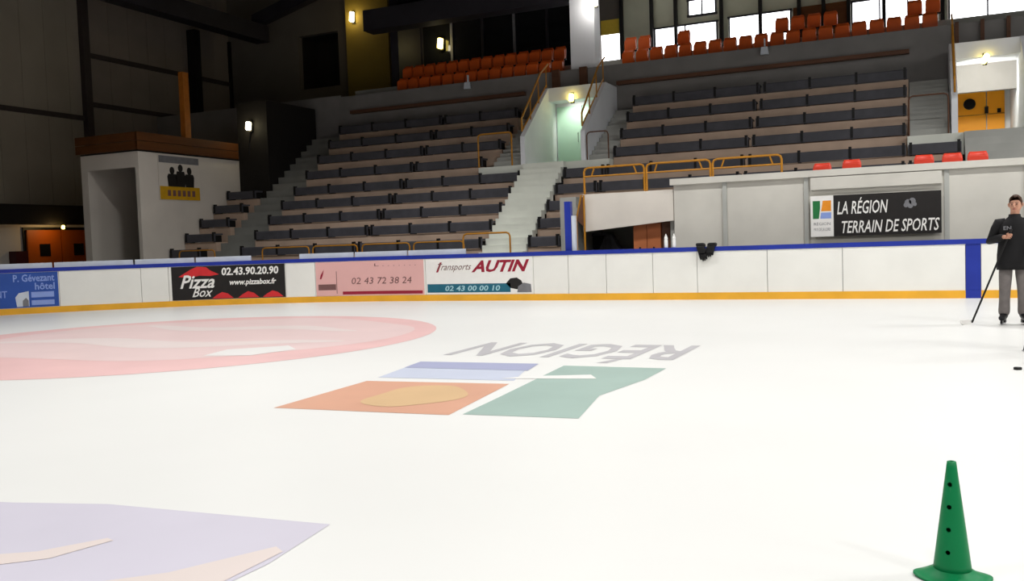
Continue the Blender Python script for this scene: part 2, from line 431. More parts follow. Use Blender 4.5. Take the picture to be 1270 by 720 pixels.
bwall.box(lo, 12, 33.02, 33.3, 7.99, 9.36)
bwall.box(-10.3, -7.81, 33.02, 33.3, 9.36, 10.01).box(-6.72, 12, 33.02, 33.3, 9.36, 10.01).box(-10.3, 12, 33.02, 33.3, 10.01, 14.2)
gw = struct('wall_gallery', bwall, GREYG, origin=(0, 33, 7))
for x in (-10.25, -9.1, -8.2, -6.55, -5.2, -3.9, -3.1, -2.3, -1.2, .55):
    MB().box(x - .06, x + .06, 32.8, 32.93, 7.75, 12).build('post', BLACK, gw)
MB().box(-4.1, -2.3, 32.9, 33.02, 7.9, 9.2).build('timber_panel', FASC, gw)
t = empty('window_7', (-10.75, 33, 7.8), kind='structure')
MB().box(-11.1, -10.4, 33.0, 33.04, 7.8, 9.15).build('pane', WINDOW, t)
MB().box(-11.1, -10.4, 32.99, 33.05, 9.15, 9.7).build('lintel', YWIN, t)
struct('wall_pier', MB().box(-11.9, -11.15, 33.0, 33.3, 7.0, 14.2).box(-11.15, -10.3, 33.06, 33.3, 7.0, 14.2), BACKW)
struct('ceiling_gallery', B(-10.2, 12, 30.0, 33.02, 10.6, 10.9), GREYG)

# ---- front wall below the right part of the stand, and the recess at its left end
fwl = empty('wall_stand_front', (0, 22.1, .45), kind='structure')
xs = [-5.66, -4.4, -2.52, .42, 1.95, 3.8, 6.0, 9.0, 12.0]
for i in range(len(xs) - 1):
    MB().box(xs[i] + .012, xs[i + 1] - .012, 22.02, 22.2, .45, 2.72).build('concrete_panel', CONCL, fwl)
    if i: MB().box(xs[i] - .05, xs[i] + .05, 21.98, 22.1, .45, 2.72).build('rib', CONC, fwl)
MB().box(-5.72, 12, 21.92, 22.3, 2.72, 2.87).build('wall_cap', CONCL, fwl)
MB().box(-2.42, .32, 21.93, 22.02, 2.42, 2.70).build('lintel_panel', CONCL, fwl)
MB().prism([(-8.05, 1.66), (-5.67, 1.86), (-5.67, 2.62), (-8.05, 2.62)], 22.05, 22.25, 'y').build('fascia', mat('fascia_white', (224, 217, 207), .85, .05, 1.1), fwl)
MB().box(-8.42, -5.67, 24.3, 24.45, .45, 2.1).build('recess_back', CONC, fwl)
MB().box(-8.42, -8.3, 22.25, 24.3, .45, 2.1).build('recess_side', CONC, fwl)
MB().box(-5.80, -5.67, 22.2, 24.3, .45, 2.1).build('recess_side', CONC, fwl)
MB().box(-8.9, -8.44, 22.6, 24.8, .45, 2.6).build('stand_end', CONC, fwl)

# ---- low white building at the left with its dark doorway
bl = empty('low_building', (-24.2, 21.6, -.05), 'low white block with a dark doorway and orange timber rim', 'building')
MB().box(-23.15, -23.0, 21.6, 29.2, -.05, 4.8).build('side_wall', WHITEW, bl)
MB().box(-25.6, -25.3, 21.6, 29.2, -.05, 4.8).build('side_wall', WHITEW, bl)
MB().box(-25.3, -23.15, 21.6, 21.75, 4.3, 4.8).build('front_lintel', WHITEW, bl)
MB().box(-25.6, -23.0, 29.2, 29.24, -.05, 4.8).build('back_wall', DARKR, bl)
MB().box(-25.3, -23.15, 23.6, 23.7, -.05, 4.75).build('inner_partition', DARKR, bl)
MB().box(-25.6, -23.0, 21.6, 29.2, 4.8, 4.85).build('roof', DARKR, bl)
for z in (4.85, 5.14):
    MB().box(-25.7, -22.93, 21.5, 21.57, z, z + .27).build('rim_plank', FASC, bl)
    MB().box(-22.97, -22.9, 21.5, 26.2, z, z + .27).build('rim_plank', FASC, bl)
MB().box(-23.2, -23.0, 23.72, 23.98, 4.85, 7.65).build('yellow_post', mat('post_orange', (168, 98, 24), .5, .1), bl)
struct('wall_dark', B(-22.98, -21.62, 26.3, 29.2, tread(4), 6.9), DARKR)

# ================================================================== RINK BOARDS
rbd = empty('rink_boards', (-7, 20.6, 0), 'long white rink boards with blue cap rail and yellow kickplate', 'rink boards')
joints = [-36, -33, -30, -27.4, -24.9, -22.05, -20.0, -19.28, -16.05, -15.2, -11.9, -8.83, -7.91, -6.94, -5.8, -4.76, -3.2, -1.63, .72, 1.0, 2.6, 4.2, 5.8, 7.4, 9, 10.6, 12.2]
for i in range(len(joints) - 1):
    a, b = joints[i], joints[i + 1]; bl_ = abs(a - .72) < .01
    m = MB(); strip(m, a + .006, b - .006, .02, 1.1, -.04, 0.0); m.build('board_panel', BLUE if bl_ else BOARD, rbd)
    m = MB(); strip(m, a, b, 0.0, .16, 0.0, .014)
    m.build('kickplate', BLUE if bl_ else KICK, rbd)
    m = MB(); strip(m, a, b, 1.1, 1.2, -.14, .012); m.build('cap_rail', BLUE, rbd)
m = MB(); strip(m, -36, 12.2, 0, 1.09, -.14, -.045); m.build('board_core', GREYP, rbd)
# low pale shield strips on the back edge of the cap rail
SH = [(-25.6, -23.6), (-23.55, -22.2), (-22.15, -20.2), (-20.15, -18.6), (-18.55, -17.04), (-15.67, -14.1), (-14.05, -12.5), (-12.45, -10.75)]
SN = ['above the blue advert, at the left edge', 'above the right half of the blue advert', 'above the first white panel', 'above the left end of the black pizza advert',
      'above the middle of the black pizza advert', 'above the left half of the pink advert', 'above the right half of the pink advert', 'above the left half of the red lettered advert']
for (a, b), n in zip(SH, SN):
    m = MB(); strip(m, a, b, 1.2, 1.335, -.13, -.09)
    thing('shield_strip', m, PALE, 'pale plastic strip on the rail ' + n, 'shield strip', 'pale shield strips on the board rail')
t = empty('corner_post', (-7.96, 20.75, .45), 'tall dark blue post standing behind the white boards', 'post')
MB().box(-8.05, -7.89, 20.72, 20.86, .45, 2.4).build('post', BLUE, t)
MB().box(-7.88, -7.78, 20.74, 20.84, .45, 2.05).build('glass_edge', PALE, t)

# ---- adverts on the boards
def advert(l0, l1, z0, z1, base, label):
    c = path((l0 + l1) / 2)
    t = empty('board_advert', (c[0], c[1], z0), label, 'advert', None)
    m = MB(); strip(m, l0, l1, z0, z1, .001, .006); m.build('sheet', base, t)
    W, H = l1 - l0, z1 - z0
    def fig(pts, material, name, lay=.008):
        """outline in 0..1 of the sheet"""
        n = 1
        m = MB(); on_board(m, *poly(pts), l0, l1, z0, z1, lay); return m.build(name, material, t)
    def band(x0, x1, y0, y1, material, name, lay=.008):
        m = MB(); strip(m, l0 + W * x0, l0 + W * x1, z0 + H * y0, z0 + H * y1, .006, lay); return m.build(name, material, t)
    def txt(s, x0, x1, y0, y1, material, shear=0, bold=0, lay=.0095):
        v, f = text_pts(s, bold)
        m = MB(); on_board(m, v, f, l0 + W * x0, l0 + W * x1, z0 + H * y0, z0 + H * y1, lay, shear); return m.build('lettering', material, t)
    return fig, band, txt
Z0, Z1 = .17, 1.09
fig, band, txt = advert(-24.85, -22.07, Z0, Z1, ADBLUE, 'blue advert with pale lettering at the left end of the boards')
txt('P. Gévezant', .62, .97, .74, .95, ADPALE, 0, .02); txt('hôtel', .80, .97, .50, .70, ADPALE, 0, .02)
txt('RESTAURANT', .12, .565, .30, .50, ADPALE, 0, .01)
fig([(.64, .03), (.63, .3), (.66, .42), (.745, .47), (.745, .03)], PALE, 'cup_picture')
fig([(.69, .03), (.69, .2), (.72, .28), (.74, .2), (.74, .03)], GREYP, 'cup_shade', .009)
band(.765, .96, .28, .44, ADPALE, 'pale_band'); band(.765, .96, .06, .20, ADPALE, 'pale_band')
fig, band, txt = advert(-19.2, -16.07, Z0, Z1, INK, 'black pizza advert with red roof emblem and white phone number')
fig([(.06, .70), (.16, .90), (.22, .99), (.30, .97), (.33, .88), (.41, .74), (.33, .70), (.24, .72), (.15, .66)], REDP, 'red_roof')
txt('Pizza', .07, .36, .34, .74, WHITEP, .12, .02); txt('Box', .17, .33, .08, .36, WHITEP, .1, .01)
txt('02.43.90.20.90', .43, .94, .70, .94, WHITEP, .02, .03); txt('www.pizzabox.fr', .49, .91, .36, .58, WHITEP, .04, .03)
for x in (.43, .66, .88):
    fig([(x - .09, .02), (x - .05, .12), (x, .21), (x + .05, .16), (x + .1, .02)], REDP, 'red_roof')
fig, band, txt = advert(-15.18, -11.95, Z0, Z1, PINK, 'faded pink advert with faint phone number and brown stripe')
txt('02 43 72 38 24', .32, .88, .33, .52, BROWNP, .03, 0)
fig([(.035, .5), (.045, .62), (.075, .78), (.065, .62), (.05, .5)], MAROON, 'brush_stroke')
band(.02, .18, .17, .34, BROWNP, 'brown_box'); band(.24, .985, .03, .12, MAROON, 'brown_stripe')
band(.185, .19, .06, .72, BROWNP, 'thin_line')
txt('L . . . . . . .', .54, .93, .84, .92, BROWNP, 0, 0)
fig, band, txt = advert(-11.88, -8.86, Z0, Z1, WHITEP, 'white advert with crimson italic lettering and teal phone band')
txt('Transports', .09, .42, .62, .86, BROWNP, .1, 0); txt('AUTIN', .44, .93, .60, .93, MAROON, .14, .035)
band(.01, .80, .05, .29, TEAL, 'teal_band'); txt('02 43 00 00 10', .18, .70, .09, .24, PTEAL, .03, .02)
fig([(.10, .62), (.14, .90), (.16, .90), (.12, .62)], MAROON, 'red_slash')
fig([(.76, .28), (.80, .42), (.86, .44), (.90, .36), (.92, .22), (.86, .12), (.80, .16)], INK, 'truck_picture')
fig([(.86, .04), (.87, .2), (.92, .3), (.985, .26), (.99, .04)], GREYP, 'truck_picture', .009)

# ================================================================== BENCHES
def bench_proto(L):
    t = empty('bench', (0, 0, 0), 'x', 'bench', 'dark benches on the stand')
    parts = []
    m = MB(); m.prism([(-.05, .02), (-.05, BH - .03), (-.03, BH), (.36, BH), (.36, BH - .05), (.0, BH - .06), (.0, .02)], -L / 2, L / 2, 'x')
    parts.append(m.build('plank', BENCH, t))
    n = max(2, int(round(L / 1.4)) + 1)
    for i in range(n):
        x = -L / 2 + .06 + (L - .12) * i / (n - 1)
        m = MB().box(x - .03, x + .03, -.0, .32, 0, BH - .062); m.box(x - .035, x + .035, -.062, -.045, .04, BH + .05); m.box(x - .035, x + .035, -.05, .05, BH, BH + .05)
        parts.append(m.build('bracket', BLACK, t))
    TREE[t.name] = parts
    return t
protos = {}; used = set()
def place_bench(x0, x1, k, label):
    L = round(x1 - x0, 2)
    loc = ((x0 + x1) / 2, row(k)[0], tread(k))
    if L not in protos: protos[L] = bench_proto(L)
    p = protos[L]
    if L not in used:
        used.add(L); p.location = loc; p['label'] = label
    else: copy_tree(p, loc, label)
for k in range(9):
    o = ORD[k]
    xr = SPANS[k][0][1]
    place_bench(-19.95, -15.55, k, 'dark bench in the %s row up, left section, block left of centre stairs' % o)
    place_bench(-15.45, xr, k, 'dark bench in the %s row up, right section, block left of centre stairs' % o)
    if k < 5: place_bench(-22.93, -21.62, k, 'short dark bench in the %s row up, against the low white building' % o)
    if k < 3: place_bench(-9.9, -8.97, k, 'short dark bench in the %s row up, just right of centre stairs' % o)
    elif k < 5:
        place_bench(-9.9, -8.6, k, 'short dark bench in the %s row up, just right of centre stairs' % o)
        place_bench(-8.55, -4.55, k, 'dark bench in the %s row up, left section, block above the concrete wall' % o)
        place_bench(-4.45, -.45, k, 'dark bench in the %s row up, right section, block above the concrete wall' % o)
        place_bench(-.4, .83, k, 'short dark bench in the %s row up, below the bright orange doors' % o)
    else:
        place_bench(-8.55, -4.55, k, 'dark bench in the %s row up, left section, block above the concrete wall' % o)
        place_bench(-4.45, -.45, k, 'dark bench in the %s row up, right section, block above the concrete wall' % o)

# ================================================================== SEATS
def seat_proto(material, label, group):
    t = empty('folding_seat', (0, 0, 0), label, 'seat', group); parts = []
    # back shell, slightly curved, with rounded top corners
    nx, nz = 6, 6; vs_ = []; fs_ = []
    for side, off in ((0, 0.0), (1, .03)):
        for i in range(nz + 1):
            v = i / nz
            wd = .21 * (1 - .35 * max(0, v - .72) ** 2 / .0784 * .6)
            for j in range(nx + 1):
                u = j / nx * 2 - 1
                vs_.append((u * wd, .10 + .07 * v - .04 * (1 - u * u) * -1 + off - .04, .36 + .46 * v))
    q = (nx + 1) * (nz + 1)
    for s in (0, 1):
        for i in range(nz):
            for j in range(nx):
                a = s * q + i * (nx + 1) + j; fs_.append((a, a + 1, a + nx + 2, a + nx + 1))
    rim = [j for j in range(nx + 1)] + [i * (nx + 1) + nx for i in range(1, nz + 1)] + [nz * (nx + 1) + j for j in range(nx - 1, -1, -1)] + [i * (nx + 1) for i in range(nz - 1, 0, -1)]
    for a, b in zip(rim, rim[1:] + rim[:1]): fs_.append((a, b, q + b, q + a))
    parts.append(MB().add(vs_, fs_).build('seat_back', material, t, smooth=True))
    m = MB(); m.prism([(-.19, .34), (.19, .34), (.21, .42), (.20, .68), (.14, .72), (-.14, .72), (-.20, .68), (-.21, .42)], -.02, .03, 'y')
    parts.append(m.build('seat_pan', material, t, bevel=.008))
    m = MB().box(-.23, .23, .03, .08, .30, .35); m.box(-.03, .03, .02, .10, 0, .32); m.box(-.10, .10, -.02, .16, 0, .02)
    parts.append(m.build('seat_bracket', BLACK, t))
    TREE[t.name] = parts
    return t
GS = 'orange folding seats of the upper gallery'
sp = seat_proto(ORSEAT, 'x', GS); first = True
def place_seat(x, y, z, label):
    global first
    if first: sp.location = (x, y, z); sp['label'] = label; first = False
    else: copy_tree(sp, (x, y, z), label)
for i in range(14):
    x = -11.72 - i * .49
    place_seat(x, 29.95, 7.05, 'orange seat in the dark upper left gallery, front row, %s from the white pillar' % ORD[i])
    place_seat(x - .22, 30.75, 7.65, 'orange seat in the dark upper left gallery, back row, %s from the white pillar' % ORD[i])
for i in range(20):
    x = -9.15 + i * .49
    place_seat(x, 29.95, 7.05, 'orange seat in the windowed upper right gallery, front row, %s from the white pillar' % ORD[i])
back = [-9.3, -8.8, -7.42, -4.2, -3.7, -3.2, -2.7, -.25, .25]
for i, x in enumerate(back):
    place_seat(x, 30.75, 7.65, 'orange seat in the windowed upper right gallery, back row, %s from the white pillar' % ORD[i])
rs = seat_proto(REDSEAT, 'x', 'red seats behind the concrete wall')
RS = [(-2.23, -.04), (-1.57, 0), (-.03, .0), (.55, .0), (1.06, .0)]
RL = ['red seat above the left half of the black banner, leftmost of five', 'red seat above the middle of the black banner, second of five from left',
      'red seat above the right end of the black banner, third of five from left', 'red seat right of the black banner, fourth of five from left', 'red seat right of the black banner, rightmost of five']
for i, (x, dz) in enumerate(RS):
    if i == 0: rs.location = (x, 22.6, 2.3 + dz); rs['label'] = RL[0]
    else: copy_tree(rs, (x, 22.6, 2.3 + dz), RL[i])

# ================================================================== RAILINGS
def u_rail(x0, x1, y, z0, z1, label, group=None, second=True, r=.028, material=None):
    t = empty('guard_rail', ((x0 + x1) / 2, y, z0), label, 'railing', group); c = .1
    m = MB(); m.tube([(x0, y, z0), (x0, y, z1 - c), (x0 + .03, y, z1 - .03), (x0 + c, y, z1), (x1 - c, y, z1), (x1 - .03, y, z1 - .03), (x1, y, z1 - c), (x1, y, z0)], r)
    m.build('hoop', material or YEL, t)
    if second: MB().tube([(x0, y, z1 - .22), (x1, y, z1 - .22)], r * .8).build('mid_rail', material or YEL, t)
    return t
FR = [(-21.76, -20.29, 'at the foot of the left stairs'), (-18.41, -16.66, 'above the right half of the black pizza advert'), (-16.52, -14.95, 'above the left end of the pink advert'),
      (-14.78, -13.19, 'above the middle of the pink advert'), (-13.06, -11.47, 'above the left end of the red lettered advert')]
for a, b, n in FR: u_rail(a, b, 21.9, .45, 1.54, 'low yellow tube railing behind the boards ' + n, 'low yellow railings in front of the first row', False, .022)
u_rail(-11.34, -9.95, 21.62, .45, 1.72, 'yellow tube railing across the foot of the centre stairs', None, False, .025)
for a, b, n in ((-8.02, -6.42, 'above the white fascia, left one'), (-6.36, -4.76, 'middle of the three above the recess'), (-4.70, -3.08, 'left of the red seats')):
    t = u_rail(a, b, 22.14, 2.3, 3.3, 'yellow tube railing on top of the wall, ' + n, 'yellow railings on the concrete wall', True)
    for x, s in ((a, 1), (b, -1)): MB().tube([(x + .28 * s, 22.14, 3.3), (x + .2 * s, 22.14, 3.08)], .02, 5).build('brace', YEL, t)
u_rail(-12.97, -11.8, 26.0, 3.86, 4.92, 'yellow guard rail on the landing left of the mint green doorway', None, False)
u_rail(-9.3, -8.62, 26.0, 3.86, 4.7, 'yellow guard rail on the landing right of the mint green doorway', None, False, .02, BRN)
u_rail(-.38, .55, 26.0, 3.86, 4.9, 'brown guard rail at the foot of the far right upper stairs', None, False, .022, BRN)
def slope_rail(x, label):
    t = empty('sloping_rail', (x, 26, 4.75), label, 'railing')
    MB().tube([(x, 25.98, 4.9), (x, 25.98, 5.3), (x, 27.6, 6.93), (x, 28.3, 7.35)], .03).build('top_rail', YEL, t)
    MB().tube([(x, 25.98, 4.92), (x, 28.1, 6.62)], .024).build('lower_rail', YEL, t)
    for yy in (26.7, 27.4, 28.1): MB().tube([(x, yy, 4.75 + (yy - 26) * .854), (x, yy, 5.32 + (min(yy, 27.6) - 26) * 1.0 + max(0, yy - 27.6) * .6)], .02, 6).build('post', YEL, t)
slope_rail(-11.42, 'sloping yellow handrail on the left wall of the mint green doorway')
slope_rail(-9.43, 'sloping yellow handrail on the right wall of the mint green doorway')
slope_rail(.70, 'sloping yellow handrail on the wall left of the bright orange doors')
t = empty('gate_rail', (-7.95, 21.95, 1.7), 'slanted brown and yellow gate rail beside the tall blue post', 'railing')
MB().tube([(-8.2, 21.95, .45), (-8.2, 21.95, 2.0), (-8.05, 21.95, 2.6), (-7.98, 21.95, 2.6), (-7.98, 21.95, .45)], .025).build('hoop', YEL, t)
MB().prism([(-8.17, 1.95), (-8.03, 2.55), (-8.0, 2.55), (-8.0, 1.8)], 21.93, 21.96, 'y').build('infill', BRN, t)

# ================================================================== LAMPS
def lamp(name, x, y, z, label, r=.09, h=.3, glow=LAMPG, power=25, colour=(1, .88, .6), arm=None, tilt=.12, spot=None):
    t = empty(name, (x, y, z), label, 'lamp', 'small lamps of the hall')
    m = MB(); m.tube([(x - tilt * h * .5, y, z - h / 2), (x - tilt * h * .35, y, z - h / 2 + .03), (x + tilt * h * .35, y, z + h / 2 - .03), (x + tilt * h * .5, y, z + h / 2)], [r * .6, r, r, r * .6], 10); m.build('glowing_tube', glow, t, smooth=True)
    MB().box(x - r * .7, x + r * .7, y + r * .9, y + r * .9 + .05, z - h / 2 - .04, z + h / 2 + .04).build('back_plate', BLACK, t)
    if arm: MB().tube(arm, .03, 6).build('bracket', BLACK, t)
    if power:
        ld = bpy.data.lights.new('lamp_light', 'SPOT' if spot else 'POINT'); ld.energy = power; ld.color = colour; ld.shadow_soft_size = r
        lo_ = bpy.data.objects.new('lamp_light', ld); lo_.location = (0, -.02 if spot else -.35, -.34 if spot else -.05); link(lo_, t)
        if spot: ld.spot_size = math.radians(116); ld.spot_blend = .5; lo_.rotation_euler = (math.radians(spot), 0, 0)
    return t
lamp('wall_lamp', -22.3, 26.1, 6.0, 'glowing white lamp above the left stairs on the dark wall', .1, .3, LAMPG, 6, arm=[(-22.3, 26.2, 5.9), (-22.45, 26.3, 5.45), (-22.5, 26.3, 5.0)])
lamp('wall_lamp', -22.2, 32.85, 11.31, 'glowing lamp on the olive yellow wall at upper left', .1, .42, LAMPG, 14, (1, .8, .35))
lamp('wall_lamp', -17.93, 32.8, 9.66, 'glowing yellow lamp in the dark upper left gallery', .12, .42, LAMPY, 8)
lamp('wall_lamp', -10.51, 28.0, 6.12, 'glowing yellow lamp over the mint green doorway', .09, .26, LAMPY, 45, (1, 1, .86), spot=58)
lamp('wall_lamp', 1.50, 28.0, 6.0, 'pair of yellow lamp tubes over the bright orange doors', .08, .24, LAMPY, 160, (1, .97, .86), tilt=.6, spot=80)
lamp('wall_lamp', -10.1, 29.5, 9.45, 'small glowing lamp beside the top of the white pillar', .08, .2, LAMPG, 34, (1, .95, .9))
lamp('wall_lamp', -29.2, 23.7, 2.60, 'warm glowing lamp over the orange doors at far left', .06, .14, LAMPY, 10, (1, .62, .25))
for x, n in ((-14.88, 'left of the mint green doorway'), (-4.5, 'right of the mint green doorway')):
    t = empty('floodlight', (x, 29.1, 7.0), 'small unlit white floodlight on the gallery parapet ' + n, 'floodlight', 'floodlights on the parapet')
    MB().prism([(x - .13, 7.0), (x + .13, 7.0), (x + .09, 7.24), (x - .09, 7.24)], 29.06, 29.18, 'y').build('housing', PALE, t, bevel=.015)
    MB().box(x - .02, x + .02, 29.14, 29.24, 7.2, 7.5).build('bracket', PALE, t)

# ================================================================== BANNER AND POSTER
t = empty('sports_banner', (-1.05, 21.9, 1.33), 'black banner with white words and regional emblem on the concrete wall', 'banner')
bx0, bx1, bz0, bz1, by = -2.42, .31, 1.34, 2.27, 21.90
MB().box(bx0 + .5, bx1, by, by + .03, bz0, bz1).build('black_sheet', INK, t)
em = MB().box(bx0, bx0 + .5, by, by + .03, bz0, bz1).build('emblem_panel', WHITEP, t)
def flat(pts, y, material, name, parent):
    m = MB(); m.add([(p[0], y, p[1]) for p in pts], [tuple(range(len(pts)))]); return m.build(name, material, parent)
ex = bx0 + .05
flat([(ex, 1.75), (ex + .13, 1.75), (ex + .16, 2.0), (ex + .16, 2.16), (ex, 2.16)], by - .002, GREENP, 'green_block', em)
flat([(ex + .18, 1.92), (ex + .40, 1.92), (ex + .40, 2.16), (ex + .22, 2.16)], by - .002, ORANP, 'orange_block', em)
flat([(ex + .16, 1.75), (ex + .40, 1.75), (ex + .40, 1.89), (ex + .18, 1.89)], by - .002, ADPALE, 'blue_block', em)
def wall_text(s, x0, x1, z0, z1, y, material, parent, shear=0, bold=0):
    v, f = text_pts(s, bold); m = MB()
    m.add([(x0 + (x1 - x0) * a + shear * b, y, z0 + (z1 - z0) * b) for a, b in v], f); return m.build('lettering', material, parent)
wall_text('RÉGION', ex + .02, ex + .38, 1.60, 1.68, by - .002, GREYP, em); wall_text('PAYS DE LA LOIRE', ex + .02, ex + .38, 1.47, 1.54, by - .002, GREYP, em)
wall_text('LA RÉGION', -1.84, -.80, 1.83, 2.20, by - .002, WHITEP, t, .04, .01)
wall_text('TERRAIN DE SPORTS', -1.78, .24, 1.40, 1.68, by - .002, WHITEP, t, .04, .01)
for (cx_, cz, r) in ((-.36, 2.03, .07), (-.27, 2.06, .07), (-.31, 1.97, .06), (-.40, 1.98, .05), (-.22, 1.99, .04)):
    flat([(cx_ + r * math.cos(a) , cz + r * 1.1 * math.sin(a)) for a in [2 * math.pi * i / 10 for i in range(10)]], by - .003 - r * .01, GREYP, 'emblem_dot', t)

t = empty('wall_poster', (-22.98, 23.3, 3.25), 'team poster with dark figures above a yellow band on white building', 'poster')
MB().box(-22.985, -22.97, 22.39, 24.25, 3.27, 4.76).build('sheet', WHITEW, t)
def side(pts, x, material, name):
    m = MB(); m.add([(x, p[0], p[1]) for p in pts], [tuple(range(len(pts)))]); return m.build(name, material, t)
side([(22.42, 3.28), (24.22, 3.28), (24.22, 3.72), (22.42, 3.72)], -22.967, YELP, 'yellow_band')
side([(22.42, 4.5), (24.22, 4.5), (24.22, 4.73), (22.42, 4.73)], -22.967, GREYP, 'grey_band')
for yc, h in ((22.98, 4.36), (23.36, 4.46), (23.76, 4.38)):
    side([(yc - .19, 3.72), (yc + .19, 3.72), (yc + .22, 4.05), (yc + .17, h - .22), (yc - .17, h - .22), (yc - .22, 4.05)], -22.965, INK, 'dark_figure')
    side([(yc + .11 * math.cos(q_), h - .11 + .13 * math.sin(q_)) for q_ in [2 * math.pi * i / 12 for i in range(12)]], -22.9645, INK, 'dark_figure')
for i in range(6): side([(22.75 + i * .22, 3.4), (22.89 + i * .22, 3.4), (22.89 + i * .22, 3.6), (22.75 + i * .22, 3.6)], -22.964, BROWNP, 'printed_mark')

# ================================================================== RECESS CONTENTS, BOTTLES, GLOVES
t = empty('wooden_cabinet', (-6.44, 22.5, .45), 'brown wooden cabinet in the recess under the stand', 'cabinet')
MB().box(-6.80, -6.08, 22.33, 22.8, .45, 1.84).build('body', BROWNC, t)
for a, b in ((-6.79, -6.45), (-6.43, -6.09)):
    dd = MB().box(a, b, 22.30, 22.33, .5, 1.81).build('door', BROWNC, t)
    MB().box((a + b) / 2 - .02, (a + b) / 2 + .02, 22.27, 22.30, 1.1, 1.22).build('handle', BLACK, dd)
MB().box(-6.05, -5.84, 22.33, 22.6, .45, 1.84).build('side_board', BRN, t)
t = empty('kit_bag', (-7.45, 22.8, 1.0), 'black kit bag slumped on a bench in the recess', 'bag')
m = MB(); m.prism([(-7.78, .95), (-7.12, .95), (-7.16, 1.12), (-7.28, 1.3), (-7.42, 1.58), (-7.55, 1.62), (-7.66, 1.4), (-7.76, 1.2)], 22.40, 22.68, 'y'); m.build('bag_body', JACKET, t, bevel=.03, smooth=True)
MB().tube([(-7.6, 22.40, 1.2), (-7.58, 22.36, 1.45), (-7.45, 22.36, 1.45), (-7.4, 22.40, 1.2)], .015, 6).build('strap', BLACK, t)
t = empty('locker_bench', (-7.6, 22.8, .45), 'dark low locker bench inside the recess', 'bench')
MB().box(-8.2, -6.9, 22.35, 22.85, .87, .95).build('seat_board', BLACK, t)
for x in (-8.15, -6.95): MB().box(x - .03, x + .03, 22.37, 22.83, .45, .87).build('leg', BLACK, t)
t = empty('equipment_box', (-8.0, 23.6, .45), 'black equipment box at the left end of the recess', 'box')
MB().box(-8.28, -7.85, 23.4, 23.9, .45, 1.55).build('body', BLACK, t, bevel=.02); MB().box(-8.29, -7.84, 23.38, 23.92, 1.55, 1.62).build('lid', BENCH, t, bevel=.01)
for x, n in ((-5.49, 'left'), (-5.30, 'right')):
    t = empty('water_bottle', (x, 20.58, 1.2), 'white water bottle on the blue rail, %s one of two' % n, 'bottle', 'white bottles on the board rail')
    MB().lathe([(.04, 0), (.044, .02), (.044, .17), (.036, .2), (.044, .22), (.03, .26)], (x, 20.58, 1.2), 14).build('bottle_body', BOTTLE, t, smooth=True)
    MB().lathe([(.03, .26), (.03, .285), (.012, .29), (.01, .325)], (x, 20.58, 1.2), 12).build('cap', BOTTLE, t, smooth=True)
def glove(x, lean, label, drop):
    t = empty('hockey_glove', (x, 20.5, 1.2), label, 'glove', 'black gloves on the board rail')
    def skew(pts): return [(x + p[0] + lean * (p[1]), p[1] + 1.2) for p in pts]
    MB().prism(skew([(-.09, .0), (.09, .0), (.10, .06), (.07, .09), (-.07, .09), (-.10, .06)]), 20.44, 20.62, 'y').build('cuff', BLACK, t, bevel=.02, smooth=True)
    MB().prism(skew([(-.085, -.14), (.085, -.14), (.09, .02), (-.09, .02)]), 20.395, 20.485, 'y').build('hand_back', BLACK, t, bevel=.02, smooth=True)
    for i in range(4):
        xx = -.064 + .043 * i; ln = (drop, drop + .03, drop + .02, drop - .01)[i]
        m = MB(); m.tube([(x + xx + lean * z, yy, 1.2 + z) for z, yy in ((-.12, 20.44), (-.12 - ln * .5, 20.435), (-.12 - ln, 20.45))], [.024, .024, .018], 8); m.build('finger', BLACK, t, smooth=True)
    s = -1 if lean > 0 else 1
    m = MB(); m.tube([(x + s * .08 + lean * z, 20.44, 1.2 + z) for z in (-.02, -.07)] + [(x + s * .12 - lean * .1, 20.43, 1.09), (x + s * .12 - lean * .14, 20.44, 1.05)], [.025, .026, .024, .016], 8); m.build('thumb', BLACK, t, smooth=True)
glove(-4.66, -.25, 'black hockey glove hanging over the board rail, left and longer one', .17)
glove(-4.42, .2, 'black hockey glove hanging over the board rail, right and shorter one', .08)

# ================================================================== ICE PAINT
def decal(name, pts, material, parent, z=.002):
    m = MB(); m.add([(p[0], p[1], z) for p in pts], [tuple(range(len(pts)))]); return m.build(name, material, parent)
t = empty('ice_logo', (-11.7, 11.4, 0), 'faded red round logo with white lettering painted in the ice', 'ice logo')
decal('red_disc', [(-11.7 + 4.55 * math.cos(a), 11.4 + 4.55 * math.sin(a)) for a in [2 * math.pi * i / 64 for i in range(64)]], IRED, t)
def wave(x0, x1, yf, wf, n=26):
    P = []; Q = []
    for i in range(n + 1):
        x = x0 + (x1 - x0) * i / n; P.append((x, yf(x) - wf(i / n))); Q.append((x, yf(x) + wf(i / n)))
    return P + Q[::-1]
IPNK = mat('ice_paint_pale_pink', (221, 197, 195), .4, .03, .8, spec=.15)
IPN2 = mat('ice_paint_paler_pink', (222, 208, 205), .4, .02, .8, spec=.15)
decal('pale_field', [(-11.6 + 3.9 * math.cos(a), 12.0 + 3.3 * math.sin(a) * (1 + .06 * math.sin(5 * a))) for a in [2 * math.pi * i / 48 for i in range(48)]], IPNK, t, .003)
decal('white_swoosh', wave(-15.0, -8.2, lambda x: 10.9 + .3 * math.sin(x * 1.3) + .1 * (x + 11.7), lambda u: .05 + .40 * math.sin(math.pi * u) ** .7), IPN2, t, .004)
decal('white_swoosh', wave(-14.4, -9.0, lambda x: 13.3 + .25 * math.sin(x * 1.7 + 1), lambda u: .05 + .30 * math.sin(math.pi * u) ** .7), IPN2, t, .004)
decal('white_patch', [(-9.2, 9.6), (-8.5, 9.75), (-8.3, 10.5), (-8.75, 10.9), (-9.4, 10.3)], IWHT, t, .005)
